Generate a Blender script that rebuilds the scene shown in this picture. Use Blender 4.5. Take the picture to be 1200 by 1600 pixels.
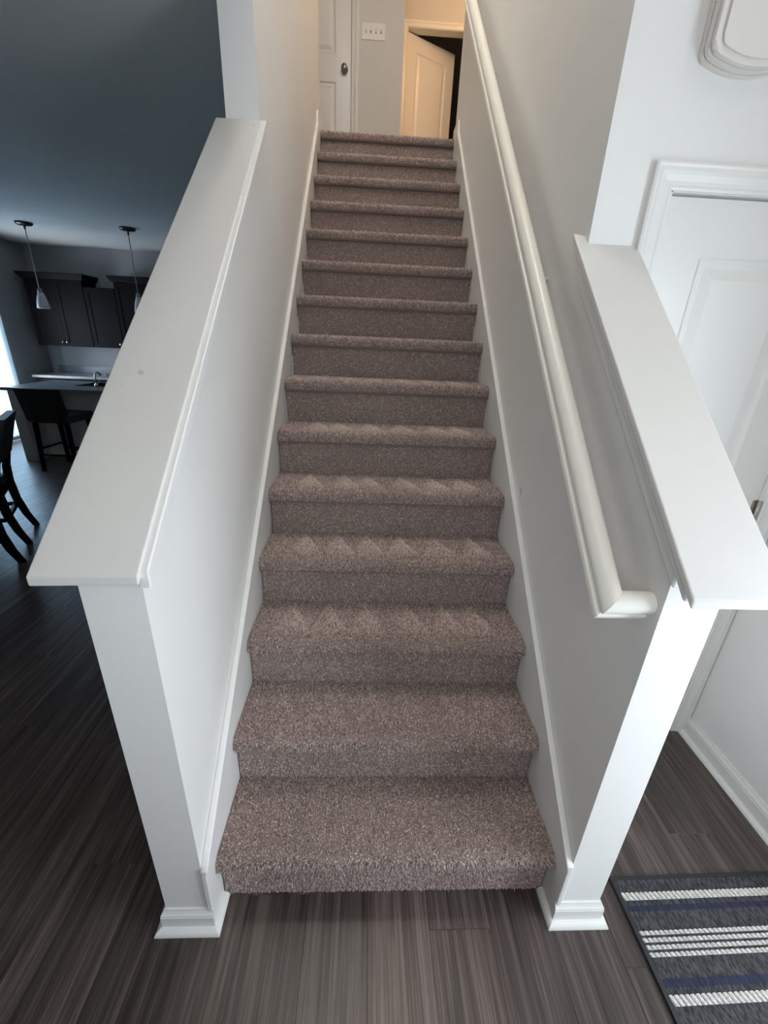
import bpy, bmesh, math, random
import numpy as np
from mathutils import Vector, Matrix

for o in list(bpy.data.objects):
    bpy.data.objects.remove(o)
scene = bpy.context.scene
COL = scene.collection
random.seed(7)
RNG = np.random.default_rng(11)

# ------------------------------------------------------------------ camera
cam_d = bpy.data.cameras.new('camera')
cam = bpy.data.objects.new('camera', cam_d)
COL.objects.link(cam)
cam_d.sensor_fit = 'HORIZONTAL'
cam_d.sensor_width = 36.0
cam_d.lens = 654.395 / 1200.0 * 36.0
cam_d.clip_start = 0.02
PITCH, YAW, ROLL = 0.387746, -0.049416, 0.044972
cp, sp, cy, sy, cr, sr = (math.cos(PITCH), math.sin(PITCH), math.cos(YAW), math.sin(YAW), math.cos(ROLL), math.sin(ROLL))
right = Vector((cy, sy, 0))
fwd = Vector((-sy * cp, cy * cp, -sp))
up = right.cross(fwd)
r2 = right * cr + up * sr
u2 = up * cr - right * sr
m = Matrix((( r2.x, u2.x, -fwd.x, -0.09753), (r2.y, u2.y, -fwd.y, -0.77465), (r2.z, u2.z, -fwd.z, 1.61614), (0, 0, 0, 1)))
cam.matrix_world = m
scene.camera = cam

# ------------------------------------------------------------------ world, daylight, exposure
scene.view_settings.view_transform = 'Standard'
scene.view_settings.look = 'None'
scene.view_settings.gamma = 1.0
scene.view_settings.use_curve_mapping = False
scene.view_settings.exposure = 0.24
world = bpy.data.worlds.new('overcast_sky')
scene.world = world
world.use_nodes = True
world.node_tree.nodes['Background'].inputs[0].default_value = (0.75, 0.86, 1.0, 1)
world.node_tree.nodes['Background'].inputs[1].default_value = 1.0


def area_light(name, loc, rot, sx, sy_, power, color):
    d = bpy.data.lights.new(name, 'AREA')
    d.shape = 'RECTANGLE'
    d.size, d.size_y = sx, sy_
    d.energy = power
    d.color = color
    o = bpy.data.objects.new(name, d)
    o.location = loc
    o.rotation_euler = rot
    COL.objects.link(o)
    return o


# daylight arriving through the front door opening, the window above it and the kitchen slider
area_light('daylight_front_door', (1.57, -0.66, 1.05), (0, math.radians(90), 0), 2.0, 0.90, 35, (0.83, 0.915, 1.0))
area_light('daylight_high_window', (1.57, -0.66, 3.5), (0, math.radians(90), 0), 1.6, 1.1, 5, (0.92, 0.96, 1.0))
area_light('daylight_kitchen_slider', (-5.62, 5.32, 1.08), (math.radians(90), 0, math.radians(-90)), 1.2, 2.0, 90, (0.78, 0.89, 1.0))

area_light('fill_front_window', (-0.10, -1.57, 1.75), (math.radians(90), 0, 0), 0.9, 1.2, 7, (0.90, 0.95, 1.0))  # frontal fill for stairs and right wall; its unseen window is added

# ------------------------------------------------------------------ materials


def new_mat(name):
    mt = bpy.data.materials.new(name)
    mt.use_nodes = True
    nt = mt.node_tree
    return mt, nt, nt.nodes['Principled BSDF']


def plain(name, col, rough=0.5, metal=0.0, bump=0.0, bscale=200.0, spec=0.5, scuff=0.0, emit=None, estr=0):
    mt, nt, b = new_mat(name)
    b.inputs['Base Color'].default_value = (*col, 1)
    b.inputs['Roughness'].default_value = rough
    b.inputs['Metallic'].default_value = metal
    b.inputs['Specular IOR Level'].default_value = spec
    tc = nt.nodes.new('ShaderNodeTexCoord')
    # faint unevenness of the coat
    n0 = nt.nodes.new('ShaderNodeTexNoise')
    n0.inputs['Scale'].default_value = 3.0
    n0.inputs['Detail'].default_value = 3.0
    nt.links.new(tc.outputs['Object'], n0.inputs['Vector'])
    mr = nt.nodes.new('ShaderNodeMapRange')
    mr.inputs['To Min'].default_value = 0.95
    mr.inputs['To Max'].default_value = 1.03
    nt.links.new(n0.outputs['Fac'], mr.inputs['Value'])
    mx = nt.nodes.new('ShaderNodeVectorMath')
    mx.operation = 'SCALE'
    mx.inputs[0].default_value = col
    nt.links.new(mr.outputs['Result'], mx.inputs['Scale'])
    last = mx.outputs['Vector']
    if scuff > 0:
        mp = nt.nodes.new('ShaderNodeMapping')
        mp.inputs['Scale'].default_value = (5.0, 5.0, 2.6)
        mp.inputs['Rotation'].default_value = (0.4, 0.3, 0.2)
        nt.links.new(tc.outputs['Object'], mp.inputs['Vector'])
        nd = nt.nodes.new('ShaderNodeTexNoise')
        nd.inputs['Scale'].default_value = 14.0
        nt.links.new(tc.outputs['Object'], nd.inputs['Vector'])
        ad = nt.nodes.new('ShaderNodeMixRGB')
        ad.blend_type = 'ADD'
        ad.inputs['Fac'].default_value = 0.25
        nt.links.new(mp.outputs['Vector'], ad.inputs[1])
        nt.links.new(nd.outputs['Color'], ad.inputs[2])
        vo = nt.nodes.new('ShaderNodeTexVoronoi')
        vo.inputs['Scale'].default_value = 1.5
        nt.links.new(ad.outputs['Color'], vo.inputs['Vector'])
        lt = nt.nodes.new('ShaderNodeMath')
        lt.operation = 'LESS_THAN'
        lt.inputs[1].default_value = 0.055
        nt.links.new(vo.outputs['Distance'], lt.inputs[0])
        sx = nt.nodes.new('ShaderNodeSeparateColor')
        nt.links.new(vo.outputs['Color'], sx.inputs['Color'])
        gt = nt.nodes.new('ShaderNodeMath')
        gt.operation = 'GREATER_THAN'
        gt.inputs[1].default_value = 0.62
        nt.links.new(sx.outputs[0], gt.inputs[0])
        an = nt.nodes.new('ShaderNodeMath')
        an.operation = 'MULTIPLY'
        nt.links.new(lt.outputs[0], an.inputs[0])
        nt.links.new(gt.outputs[0], an.inputs[1])
        a2 = nt.nodes.new('ShaderNodeMath')
        a2.operation = 'MULTIPLY'
        a2.inputs[1].default_value = scuff
        nt.links.new(an.outputs[0], a2.inputs[0])
        m2 = nt.nodes.new('ShaderNodeMixRGB')
        m2.inputs[2].default_value = (0.22, 0.21, 0.20, 1)
        nt.links.new(a2.outputs[0], m2.inputs['Fac'])
        nt.links.new(last, m2.inputs[1])
        last = m2.outputs['Color']
    nt.links.new(last, b.inputs['Base Color'])
    if bump > 0:
        n = nt.nodes.new('ShaderNodeTexNoise')
        n.inputs['Scale'].default_value = bscale
        n.inputs['Detail'].default_value = 2.0
        nt.links.new(tc.outputs['Object'], n.inputs['Vector'])
        bp = nt.nodes.new('ShaderNodeBump')
        bp.inputs['Strength'].default_value = bump
        bp.inputs['Distance'].default_value = 0.002
        nt.links.new(n.outputs['Fac'], bp.inputs['Height'])
        nt.links.new(bp.outputs['Normal'], b.inputs['Normal'])
    if emit:
        b.inputs['Emission Color'].default_value = (*emit, 1)
        b.inputs['Emission Strength'].default_value = estr
    return mt


M = {}
M['wall'] = plain('painted_drywall', (0.66, 0.645, 0.61), 0.6, bump=0.12, bscale=160)
M['stair_wall'] = plain('scuffed_painted_drywall', (0.85, 0.845, 0.82), 0.5, bump=0.08, bscale=160, scuff=0.5)
M['trim'] = plain('white_trim_paint', (0.82, 0.815, 0.79), 0.32, bump=0.03, bscale=60)
M['trim_scuff'] = plain('scuffed_white_trim_paint', (0.82, 0.815, 0.79), 0.34, bump=0.04, bscale=60, scuff=0.7)
M['cap'] = plain('cap_board_paint', (0.72, 0.71, 0.685), 0.36, bump=0.03, bscale=40, scuff=0.3)
M['rail'] = plain('rail_paint', (0.90, 0.88, 0.81), 0.33, bump=0.08, bscale=70)
M['kitchen_wall'] = plain('grey_kitchen_wall_paint', (0.34, 0.35, 0.36), 0.6, bump=0.12, bscale=160)
M['ceiling'] = plain('textured_ceiling', (0.80, 0.79, 0.76), 0.8, bump=0.5, bscale=90)
M['plate'] = plain('white_plastic', (0.78, 0.74, 0.70), 0.35)
M['nickel'] = plain('satin_nickel', (0.45, 0.42, 0.39), 0.28, metal=1.0)
M['chrome'] = plain('chrome', (0.8, 0.8, 0.82), 0.12, metal=1.0)
M['dark_wood'] = plain('dark_espresso_wood', (0.006, 0.006, 0.007), 0.5, bump=0.05, bscale=40, spec=0.08)
M['black_leather'] = plain('black_leatherette', (0.014, 0.013, 0.013), 0.45, bump=0.1, bscale=120)
M['chair_leather'] = plain('charcoal_leatherette', (0.03, 0.032, 0.033), 0.5, bump=0.1, bscale=120)
M['counter'] = plain('grey_laminate_counter', (0.22, 0.23, 0.25), 0.28, bump=0.02)
M['sink'] = plain('dark_composite_sink', (0.02, 0.02, 0.022), 0.4)
M['island_paint'] = plain('island_panel_paint', (0.62, 0.61, 0.59), 0.5)
M['canopy'] = plain('brushed_canopy_metal', (0.12, 0.12, 0.12), 0.3, metal=1.0)
M['cord'] = plain('grey_pendant_cord', (0.35, 0.35, 0.34), 0.5)
M['frost'] = plain('frosted_white_glass', (0.75, 0.75, 0.73), 0.35)
M['landing_carpet'] = plain('brown_carpet_backing', (0.27, 0.212, 0.19), 0.95, bump=0.4, bscale=300, spec=0.1)
M['dark_gap'] = plain('unlit_room_paint', (0.5, 0.48, 0.45), 0.8)
M['rubber'] = plain('black_rubber_binding', (0.018, 0.019, 0.022), 0.6)
M['subfloor'] = plain('grey_underlay', (0.05, 0.045, 0.04), 0.9)

# carpet pile: colour varies tuft by tuft
mt, nt, b = new_mat('brown_cut_pile_carpet')
at = nt.nodes.new('ShaderNodeAttribute')
at.attribute_name = 'tuft'
ramp = nt.nodes.new('ShaderNodeValToRGB')
ramp.color_ramp.elements[0].color = (0.11, 0.080, 0.071, 1)
ramp.color_ramp.elements[1].color = (0.90, 0.76, 0.71, 1)
e = ramp.color_ramp.elements.new(0.5)
e.color = (0.52, 0.40, 0.364, 1)
nt.links.new(at.outputs['Fac'], ramp.inputs['Fac'])
nt.links.new(ramp.outputs['Color'], b.inputs['Base Color'])
b.inputs['Roughness'].default_value = 0.9
b.inputs['Specular IOR Level'].default_value = 0.15
b.inputs['Sheen Weight'].default_value = 0.25
M['carpet'] = mt

# vinyl plank: streaked grain along the plank, every plank its own cut and tone
mt, nt, b = new_mat('grey_brown_vinyl_plank')
tc = nt.nodes.new('ShaderNodeTexCoord')
oi = nt.nodes.new('ShaderNodeObjectInfo')
mul = nt.nodes.new('ShaderNodeMath')
mul.operation = 'MULTIPLY'
mul.inputs[1].default_value = 57.0
nt.links.new(oi.outputs['Random'], mul.inputs[0])
off = nt.nodes.new('ShaderNodeVectorMath')
off.operation = 'ADD'
nt.links.new(tc.outputs['Object'], off.inputs[0])
nt.links.new(mul.outputs[0], off.inputs[1])
mp = nt.nodes.new('ShaderNodeMapping')
mp.inputs['Scale'].default_value = (1.0, 0.035, 1.0)
nt.links.new(off.outputs['Vector'], mp.inputs['Vector'])
n1 = nt.nodes.new('ShaderNodeTexNoise')
n1.inputs['Scale'].default_value = 38.0
n1.inputs['Detail'].default_value = 6.0
n1.inputs['Roughness'].default_value = 0.62
n1.inputs['Distortion'].default_value = 0.35
nt.links.new(mp.outputs['Vector'], n1.inputs['Vector'])
mp2 = nt.nodes.new('ShaderNodeMapping')
mp2.inputs['Scale'].default_value = (1.0, 0.02, 1.0)
nt.links.new(off.outputs['Vector'], mp2.inputs['Vector'])
n2 = nt.nodes.new('ShaderNodeTexNoise')
n2.inputs['Scale'].default_value = 190.0
n2.inputs['Detail'].default_value = 3.0
nt.links.new(mp2.outputs['Vector'], n2.inputs['Vector'])
mixn = nt.nodes.new('ShaderNodeMixRGB')
mixn.inputs['Fac'].default_value = 0.38
nt.links.new(n1.outputs['Fac'], mixn.inputs[1])
nt.links.new(n2.outputs['Fac'], mixn.inputs[2])
ramp = nt.nodes.new('ShaderNodeValToRGB')
els = ramp.color_ramp.elements
els[0].position = 0.34
els[0].color = (0.030, 0.022, 0.020, 1)
els[1].position = 0.68
els[1].color = (0.28, 0.222, 0.195, 1)
e = els.new(0.5)
e.color = (0.116, 0.087, 0.078, 1)
nt.links.new(mixn.outputs['Color'], ramp.inputs['Fac'])
mr = nt.nodes.new('ShaderNodeMapRange')
mr.inputs['To Min'].default_value = 0.50
mr.inputs['To Max'].default_value = 0.76
nt.links.new(oi.outputs['Random'], mr.inputs['Value'])
sc = nt.nodes.new('ShaderNodeVectorMath')
sc.operation = 'SCALE'
nt.links.new(ramp.outputs['Color'], sc.inputs[0])
nt.links.new(mr.outputs['Result'], sc.inputs['Scale'])
nt.links.new(sc.outputs['Vector'], b.inputs['Base Color'])
b.inputs['Roughness'].default_value = 0.36
bp = nt.nodes.new('ShaderNodeBump')
bp.inputs['Strength'].default_value = 0.12
bp.inputs['Distance'].default_value = 0.001
nt.links.new(n2.outputs['Fac'], bp.inputs['Height'])
nt.links.new(bp.outputs['Normal'], b.inputs['Normal'])
M['plank'] = mt


def woven(name, c1, c2, scale=260.0):
    mt, nt, b = new_mat(name)
    tc = nt.nodes.new('ShaderNodeTexCoord')
    mp = nt.nodes.new('ShaderNodeMapping')
    mp.inputs['Rotation'].default_value = (0, 0, 0.8)
    mp.inputs['Scale'].default_value = (1.0, 0.35, 1.0)
    nt.links.new(tc.outputs['Object'], mp.inputs['Vector'])
    n = nt.nodes.new('ShaderNodeTexNoise')
    n.inputs['Scale'].default_value = scale
    n.inputs['Detail'].default_value = 2.0
    nt.links.new(mp.outputs['Vector'], n.inputs['Vector'])
    r = nt.nodes.new('ShaderNodeValToRGB')
    r.color_ramp.elements[0].position = 0.35
    r.color_ramp.elements[0].color = (*c1, 1)
    r.color_ramp.elements[1].position = 0.68
    r.color_ramp.elements[1].color = (*c2, 1)
    nt.links.new(n.outputs['Fac'], r.inputs['Fac'])
    nt.links.new(r.outputs['Color'], b.inputs['Base Color'])
    b.inputs['Roughness'].default_value = 0.85
    bp = nt.nodes.new('ShaderNodeBump')
    bp.inputs['Strength'].default_value = 0.6
    bp.inputs['Distance'].default_value = 0.002
    nt.links.new(n.outputs['Fac'], bp.inputs['Height'])
    nt.links.new(bp.outputs['Normal'], b.inputs['Normal'])
    return mt


M['rug'] = woven('charcoal_flatweave', (0.008, 0.009, 0.011), (0.072, 0.072, 0.078), 190.0)
M['rug_navy'] = woven('navy_flatweave', (0.008, 0.010, 0.026), (0.022, 0.027, 0.065), 190.0)
M['rug_cream'] = woven('cream_yarn', (0.42, 0.40, 0.37), (0.82, 0.80, 0.76), 420.0)

# translucent vertical blind vinyl
mt, nt, b = new_mat('white_blind_vinyl')
b.inputs['Base Color'].default_value = (0.8, 0.84, 0.86, 1)
b.inputs['Roughness'].default_value = 0.5
tr = nt.nodes.new('ShaderNodeBsdfTranslucent')
tr.inputs['Color'].default_value = (0.75, 0.85, 0.92, 1)
ms = nt.nodes.new('ShaderNodeMixShader')
ms.inputs['Fac'].default_value = 0.8
nt.links.new(b.outputs[0], ms.inputs[1])
nt.links.new(tr.outputs[0], ms.inputs[2])
nt.links.new(ms.outputs[0], nt.nodes['Material Output'].inputs['Surface'])
M['blind'] = mt

mt, nt, b = new_mat('window_glass')
gl = nt.nodes.new('ShaderNodeBsdfGlossy')
gl.inputs['Roughness'].default_value = 0.02
tp = nt.nodes.new('ShaderNodeBsdfTransparent')
ms = nt.nodes.new('ShaderNodeMixShader')
ms.inputs['Fac'].default_value = 0.06
nt.links.new(tp.outputs[0], ms.inputs[1])
nt.links.new(gl.outputs[0], ms.inputs[2])
nt.links.new(ms.outputs[0], nt.nodes['Material Output'].inputs['Surface'])
M['glass'] = mt

# ------------------------------------------------------------------ mesh helpers


def link(o, parent=None):
    COL.objects.link(o)
    if parent:
        o.parent = parent
    return o


def from_bm(name, bm, mat, parent=None, smooth=False):
    bmesh.ops.recalc_face_normals(bm, faces=bm.faces[:])
    me = bpy.data.meshes.new(name)
    bm.to_mesh(me)
    bm.free()
    me.materials.append(M[mat] if isinstance(mat, str) else mat)
    if smooth:
        for p in me.polygons:
            p.use_smooth = True
    return link(bpy.data.objects.new(name, me), parent)


def bm_bevel(bm, w, seg=2):
    if w > 0:
        bmesh.ops.bevel(bm, geom=bm.edges[:], offset=w, segments=seg, affect='EDGES', profile=0.5)


def add_box(bm, x0, x1, y0, y1, z0, z1):
    vs = [bm.verts.new(p) for p in ((x0, y0, z0), (x1, y0, z0), (x1, y1, z0), (x0, y1, z0), (x0, y0, z1), (x1, y0, z1), (x1, y1, z1), (x0, y1, z1))]
    for f in ((0, 3, 2, 1), (4, 5, 6, 7), (0, 1, 5, 4), (1, 2, 6, 5), (2, 3, 7, 6), (3, 0, 4, 7)):
        bm.faces.new([vs[i] for i in f])
    return vs


def box(name, x0, x1, y0, y1, z0, z1, mat, parent=None, bevel=0.0, seg=2):
    bm = bmesh.new()
    add_box(bm, x0, x1, y0, y1, z0, z1)
    bm_bevel(bm, bevel, seg)
    return from_bm(name, bm, mat, parent)


def add_prism(bm, poly, axis, a, b):
    def P(p, t):
        if axis == 'x':
            return (t, p[0], p[1])
        if axis == 'y':
            return (p[0], t, p[1])
        return (p[0], p[1], t)
    A = [bm.verts.new(P(p, a)) for p in poly]
    B = [bm.verts.new(P(p, b)) for p in poly]
    bm.faces.new(A)
    bm.faces.new(B[::-1])
    n = len(poly)
    for i in range(n):
        j = (i + 1) % n
        bm.faces.new((A[i], B[i], B[j], A[j]))


def prism(name, poly, axis, a, b, mat, parent=None, bevel=0.0, smooth=False):
    bm = bmesh.new()
    add_prism(bm, poly, axis, a, b)
    bm_bevel(bm, bevel)
    return from_bm(name, bm, mat, parent, smooth)


def loft(name, rings, mat, parent=None, cap=True, closed=True, smooth=False):
    bm = bmesh.new()
    R = [[bm.verts.new(p) for p in r] for r in rings]
    n = len(rings[0])
    for k in range(len(R) - 1):
        for i in range(n if closed else n - 1):
            j = (i + 1) % n
            bm.faces.new((R[k][i], R[k][j], R[k + 1][j], R[k + 1][i]))
    if cap:
        bm.faces.new(R[0][::-1])
        bm.faces.new(R[-1])
    return from_bm(name, bm, mat, parent, smooth)


def lathe(name, prof, mat, parent=None, n=24, loc=(0, 0, 0), smooth=True):
    rings = []
    for r, z in prof:
        rings.append([(loc[0] + r * math.cos(2 * math.pi * i / n), loc[1] + r * math.sin(2 * math.pi * i / n), loc[2] + z) for i in range(n)])
    return loft(name, rings, mat, parent, smooth=smooth)


def tube(name, pts, rad, mat, parent=None, n=10):
    pts = [Vector(p) for p in pts]
    rings = []
    for i, p in enumerate(pts):
        d = (pts[min(i + 1, len(pts) - 1)] - pts[max(i - 1, 0)]).normalized()
        ref = Vector((0, 0, 1)) if abs(d.z) < 0.9 else Vector((1, 0, 0))
        a = d.cross(ref).normalized()
        b2 = d.cross(a)
        r = rad[i] if isinstance(rad, (list, tuple)) else rad
        rings.append([tuple(p + a * r * math.cos(2 * math.pi * k / n) + b2 * r * math.sin(2 * math.pi * k / n)) for k in range(n)])
    return loft(name, rings, mat, parent, smooth=True)


def sweep_box(name, pts, w, d, mat, parent=None, bevel=0.0):
    """square bar through points; w along local side, d along local depth (lists allowed)"""
    pts = [Vector(p) for p in pts]
    rings = []
    for i, p in enumerate(pts):
        ww = w[i] if isinstance(w, (list, tuple)) else w
        dd = d[i] if isinstance(d, (list, tuple)) else d
        rings.append([tuple(p + Vector((sx * ww / 2, sy_ * dd / 2, 0))) for sx, sy_ in ((-1, -1), (1, -1), (1, 1), (-1, 1))])
    return loft(name, rings, mat, parent)


def thing(name, label, cat, loc=(0, 0, 0), rotz=0.0, group=None):
    o = bpy.data.objects.new(name, None)
    o.empty_display_size = 0.1
    o.location = loc
    o.rotation_euler = (0, 0, rotz)
    o['label'] = label
    o['category'] = cat
    if group:
        o['group'] = group
    COL.objects.link(o)
    return o


def tag(o, label, cat, group=None):
    o['label'] = label
    o['category'] = cat
    if group:
        o['group'] = group
    return o


def struct(o, label=None, cat=None):
    o['kind'] = 'structure'
    if label:
        o['label'] = label
        o['category'] = cat
    return o


# ------------------------------------------------------------------ dimensions
RISE, RUN, NOS = 0.203, 0.22985, 0.027
S = RISE / RUN
NSTEP = 15
LAND = NSTEP * RISE
WI, WO = 0.518, 0.638          # stair wall inner and outer face
YF = -0.074                    # front face of the half walls
YL, YR = 1.19, 0.60            # where the full-height walls start
YE = 3.32                      # top end of the stair walls
CEIL, TOP = 2.74, 5.49
KX, KY = -5.38, 6.80           # kitchen left wall, back wall
RX = 1.407                     # foyer right wall
YB = -1.5                      # front wall


def capL(y):
    return 1.289 + S * y


def capR(y):
    return 1.367 + S * y


TH = 0.020

# ------------------------------------------------------------------ floor
floor = box('floor', KX, RX, YB, KY, -0.06, -0.008, 'subfloor')
struct(floor, 'grey brown wood look plank floor running through foyer and kitchen', 'floor')
PW, PLEN = 0.183, 1.22
bm = bmesh.new()
add_box(bm, -PW / 2 + 0.0002, PW / 2 - 0.0002, -PLEN / 2 + 0.0002, PLEN / 2 - 0.0002, -0.008, 0.0)
bmesh.ops.bevel(bm, geom=[e for e in bm.edges if all(v.co.z > -0.001 for v in e.verts)], offset=0.0007, segments=1, affect='EDGES')
bmesh.ops.recalc_face_normals(bm, faces=bm.faces[:])
plank_me = bpy.data.meshes.new('plank')
bm.to_mesh(plank_me)
bm.free()
plank_me.materials.append(M['plank'])


def plank(x, y):
    o = bpy.data.objects.new('plank', plank_me)
    o.location = (x, y, 0)
    link(o, floor)


def cut_plank(x0, x1, y0, y1):
    bm = bmesh.new()
    add_box(bm, x0 + 0.0002, x1 - 0.0002, y0 + 0.0002, y1 - 0.0002, -0.008, 0)
    o = from_bm('plank', bm, 'plank', floor)


col0 = math.ceil((RX - KX) / PW)
for ci in range(col0 + 1):
    xc = RX - 0.092 - ci * PW
    if xc - PW / 2 < KX - 0.12:
        break
    off = (ci * 0.437) % PLEN
    y = YB - PLEN + off
    while y < KY:
        y0, y1 = max(y, YB), min(y + PLEN, KY)
        x0, x1 = max(xc - PW / 2, KX), xc + PW / 2
        hidden = (xc > 0.6 and y0 > 0.75) or (-0.55 < xc < 0.55 and y0 > 0.3) or (x1 < -1.3 and y1 < -0.35) or (xc > -0.9 and y0 > 2.2)
        if y1 - y0 > 0.02 and not hidden:
            if y1 - y0 > PLEN - 1e-6 and x0 > KX and x1 <= RX + 0.001:
                plank(xc, (y0 + y1) / 2)
            else:
                cut_plank(x0, min(x1, RX), y0, y1)
        y += PLEN

# ------------------------------------------------------------------ stair walls
wl = prism('wall_stair_left', [(YF, 0), (YE, 0), (YE, TOP), (YL, TOP), (YL, capL(YL) - TH), (YF, capL(YF) - TH)], 'x', -WO, -WI, 'stair_wall')
struct(wl, 'white stair wall with a sloping capped half wall on the kitchen side', 'wall')
wr = prism('wall_stair_right', [(YF, 0), (YE - 0.04, 0), (YE - 0.04, TOP), (YR, TOP), (YR, capR(YR) - TH), (YF, capR(YF) - TH)], 'x', WI, WO, 'stair_wall')
struct(wr, 'white stair wall with a sloping capped half wall on the foyer side', 'wall')


def slab(name, corners, t, mat, parent, bev):
    """board given by its four top corners, thickness t downwards"""
    bm = bmesh.new()
    T = [bm.verts.new(p) for p in corners]
    B = [bm.verts.new((p[0], p[1], p[2] - t)) for p in corners]
    bm.faces.new(T)
    bm.faces.new(B[::-1])
    for i in range(4):
        j = (i + 1) % 4
        bm.faces.new((T[i], B[i], B[j], T[j]))
    bm_bevel(bm, bev, 2)
    return from_bm(name, bm, mat, parent)


# sloping cap boards
slab('cap_board', [(-0.508, -0.100, capL(-0.100)), (-0.703, -0.104, capL(-0.104)), (-0.674, YL, capL(YL)), (-0.508, YL, capL(YL))], TH, 'cap', wl, 0.003)
slab('cap_board', [(0.664, -0.170, capR(-0.170)), (0.484, -0.170, capR(-0.170)), (0.484, YR + 0.035, capR(YR + 0.035)), (0.664, YR - 0.001, capR(YR - 0.001))], TH, 'cap', wr, 0.003)


def strip(name, x0, x1, y0, y1, f, dz0, dz1, mat, parent, bev=0.003):
    return prism(name, [(y0, f(y0) + dz0), (y1, f(y1) + dz0), (y1, f(y1) + dz1), (y0, f(y0) + dz1)], 'x', x0, x1, mat, parent, bev)


# edge moulding under the inner edge of each cap
strip('edge_moulding', -WI, -0.494, -0.088, YL + 0.012, capL, -0.044, -0.006, 'trim', wl)
strip('edge_moulding', 0.495, WI, -0.138, YR + 0.03, capR, -0.056, -TH, 'trim', wr, 0.005)
strip('edge_moulding', 0.507, WI, -0.090, YR + 0.03, capR, -0.098, -0.056, 'trim', wr, 0.004)
strip('edge_moulding', WO, 0.652, -0.08, YR, capR, -0.065, -TH, 'trim', wr, 0.004)

def skirt(name, sgn, parent):
    yt = 3.06
    zt = 0.335 + S * yt
    poly = [(-0.081, 0.0), (-0.081, 0.335 + S * -0.081), (yt, zt), (yt + 0.035, zt + 0.085), (YE - 0.05, zt + 0.085), (YE - 0.05, LAND - 0.2), (0.30, 0.0)]
    a, b_ = sorted((sgn * 0.5032, sgn * (WI - 0.0005)))
    o = prism(name, poly, 'x', a, b_, 'trim_scuff', parent, 0.0022)
    # bead along the top of the board
    bead = prism('skirt_bead', [(-0.0815, 0.335 + S * -0.0815 - 0.016), (-0.0815, 0.335 + S * -0.0815 + 0.002), (yt, zt + 0.002), (yt, zt - 0.016)], 'x', *sorted((sgn * 0.4985, sgn * (WI - 0.003))), 'trim', o, 0.0035)
    return o


skirt('skirt_board', -1, wl)
skirt('skirt_board', 1, wr)


def base_profile(h=0.085, t=0.014):
    return [(0, 0), (-t, 0), (-t, h * 0.70), (-t + 0.002, h * 0.74), (-t + 0.001, h * 0.80), (-t + 0.005, h * 0.86), (-t + 0.008, h * 0.93), (-t + 0.010, h), (0, h)]


def shoe_profile(r=0.018):
    return [(0, 0)] + [(-r * math.cos(a), r * math.sin(a)) for a in [math.radians(v) for v in (0, 18, 36, 54, 72, 90)]]


def run_moulding(name, prof, p0, p1, out, mat, parent, e0=0.0, e1=0.0):
    """prof (d,z): d<0 is distance out of the wall; out = outward unit vector (x,y); e0/e1 mitre factors"""
    p0, p1 = Vector((*p0, 0)), Vector((*p1, 0))
    d = (p1 - p0).normalized()
    o2 = Vector((out[0], out[1], 0))
    r0 = [tuple(p0 + o2 * (-q) + d * (q * e0) + Vector((0, 0, z))) for q, z in prof]
    r1 = [tuple(p1 + o2 * (-q) - d * (q * e1) + Vector((0, 0, z))) for q, z in prof]
    return loft(name, [r0, r1], mat, parent)


BP, SP = base_profile(), shoe_profile()
for sgn, w in ((-1, wl), (1, wr)):
    # base round the end of the half wall: front and outer side, shoe round front, inner and outer side
    run_moulding('base_moulding', BP, (sgn * 0.5015, YF), (sgn * WO, YF), (0, -1), 'trim_scuff', w, 0.0, 1.0)
    run_moulding('base_moulding', BP, (sgn * WO, YF), (sgn * WO, (YL if sgn < 0 else YR)), (sgn, 0), 'trim', w, 1.0, 0.0)
    yf2 = YF - 0.014
    run_moulding('shoe_moulding', SP, (sgn * 0.5032, yf2), (sgn * (WO + 0.014), yf2), (0, -1), 'trim_scuff', w, 1.0, 1.0)
    run_moulding('shoe_moulding', SP, (sgn * 0.5032, yf2), (sgn * 0.5032, -0.004), (-sgn, 0), 'trim', w, 1.0, 0.0)
    run_moulding('shoe_moulding', SP, (sgn * (WO + 0.014), yf2), (sgn * (WO + 0.014), (YL if sgn < 0 else YR)), (sgn, 0), 'trim', w, 1.0, 0.0)

# ------------------------------------------------------------------ foyer shell
bm = bmesh.new()
DX0, DX1, DZ = 0.722, 1.340, 2.032
add_box(bm, WO, DX0, YR, YR + 0.12, 0, TOP)
add_box(bm, DX1, RX + 0.1, YR, YR + 0.12, 0, TOP)
add_box(bm, DX0, DX1, YR, YR + 0.12, DZ, TOP)
wd = struct(from_bm('wall_closet', bm, 'stair_wall'), 'white textured wall above and around the closet door', 'wall')
# side wall with the entrance opening and a high window over it (both beside the viewer, out of frame)
EY0, EY1 = -1.12, -0.20
bm = bmesh.new()
add_box(bm, RX, RX + 0.1, YB - 0.1, EY0, 0, TOP)
add_box(bm, RX, RX + 0.1, EY1, YR + 0.12, 0, TOP)
add_box(bm, RX, RX + 0.1, EY0, EY1, 2.06, 2.70)
add_box(bm, RX, RX + 0.1, EY0, EY1, 4.30, TOP)
struct(from_bm('wall_right', bm, 'stair_wall'), 'pale grey foyer side wall with white baseboard', 'wall')
bm = bmesh.new()
add_box(bm, -WO, -0.55, YB - 0.1, YB, 0, TOP)
add_box(bm, 0.35, RX, YB - 0.1, YB, 0, TOP)
add_box(bm, -0.55, 0.35, YB - 0.1, YB, 0, 1.15)
add_box(bm, -0.55, 0.35, YB - 0.1, YB, 2.35, TOP)
struct(box('wall_kitchen_front', KX - 0.1, -WO, YB - 0.1, YB, 0, CEIL, 'kitchen_wall'), 'grey kitchen wall facing the island', 'wall')
struct(from_bm('wall_front', bm, 'wall'), 'white front wall of the foyer with an added window', 'wall')
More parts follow.
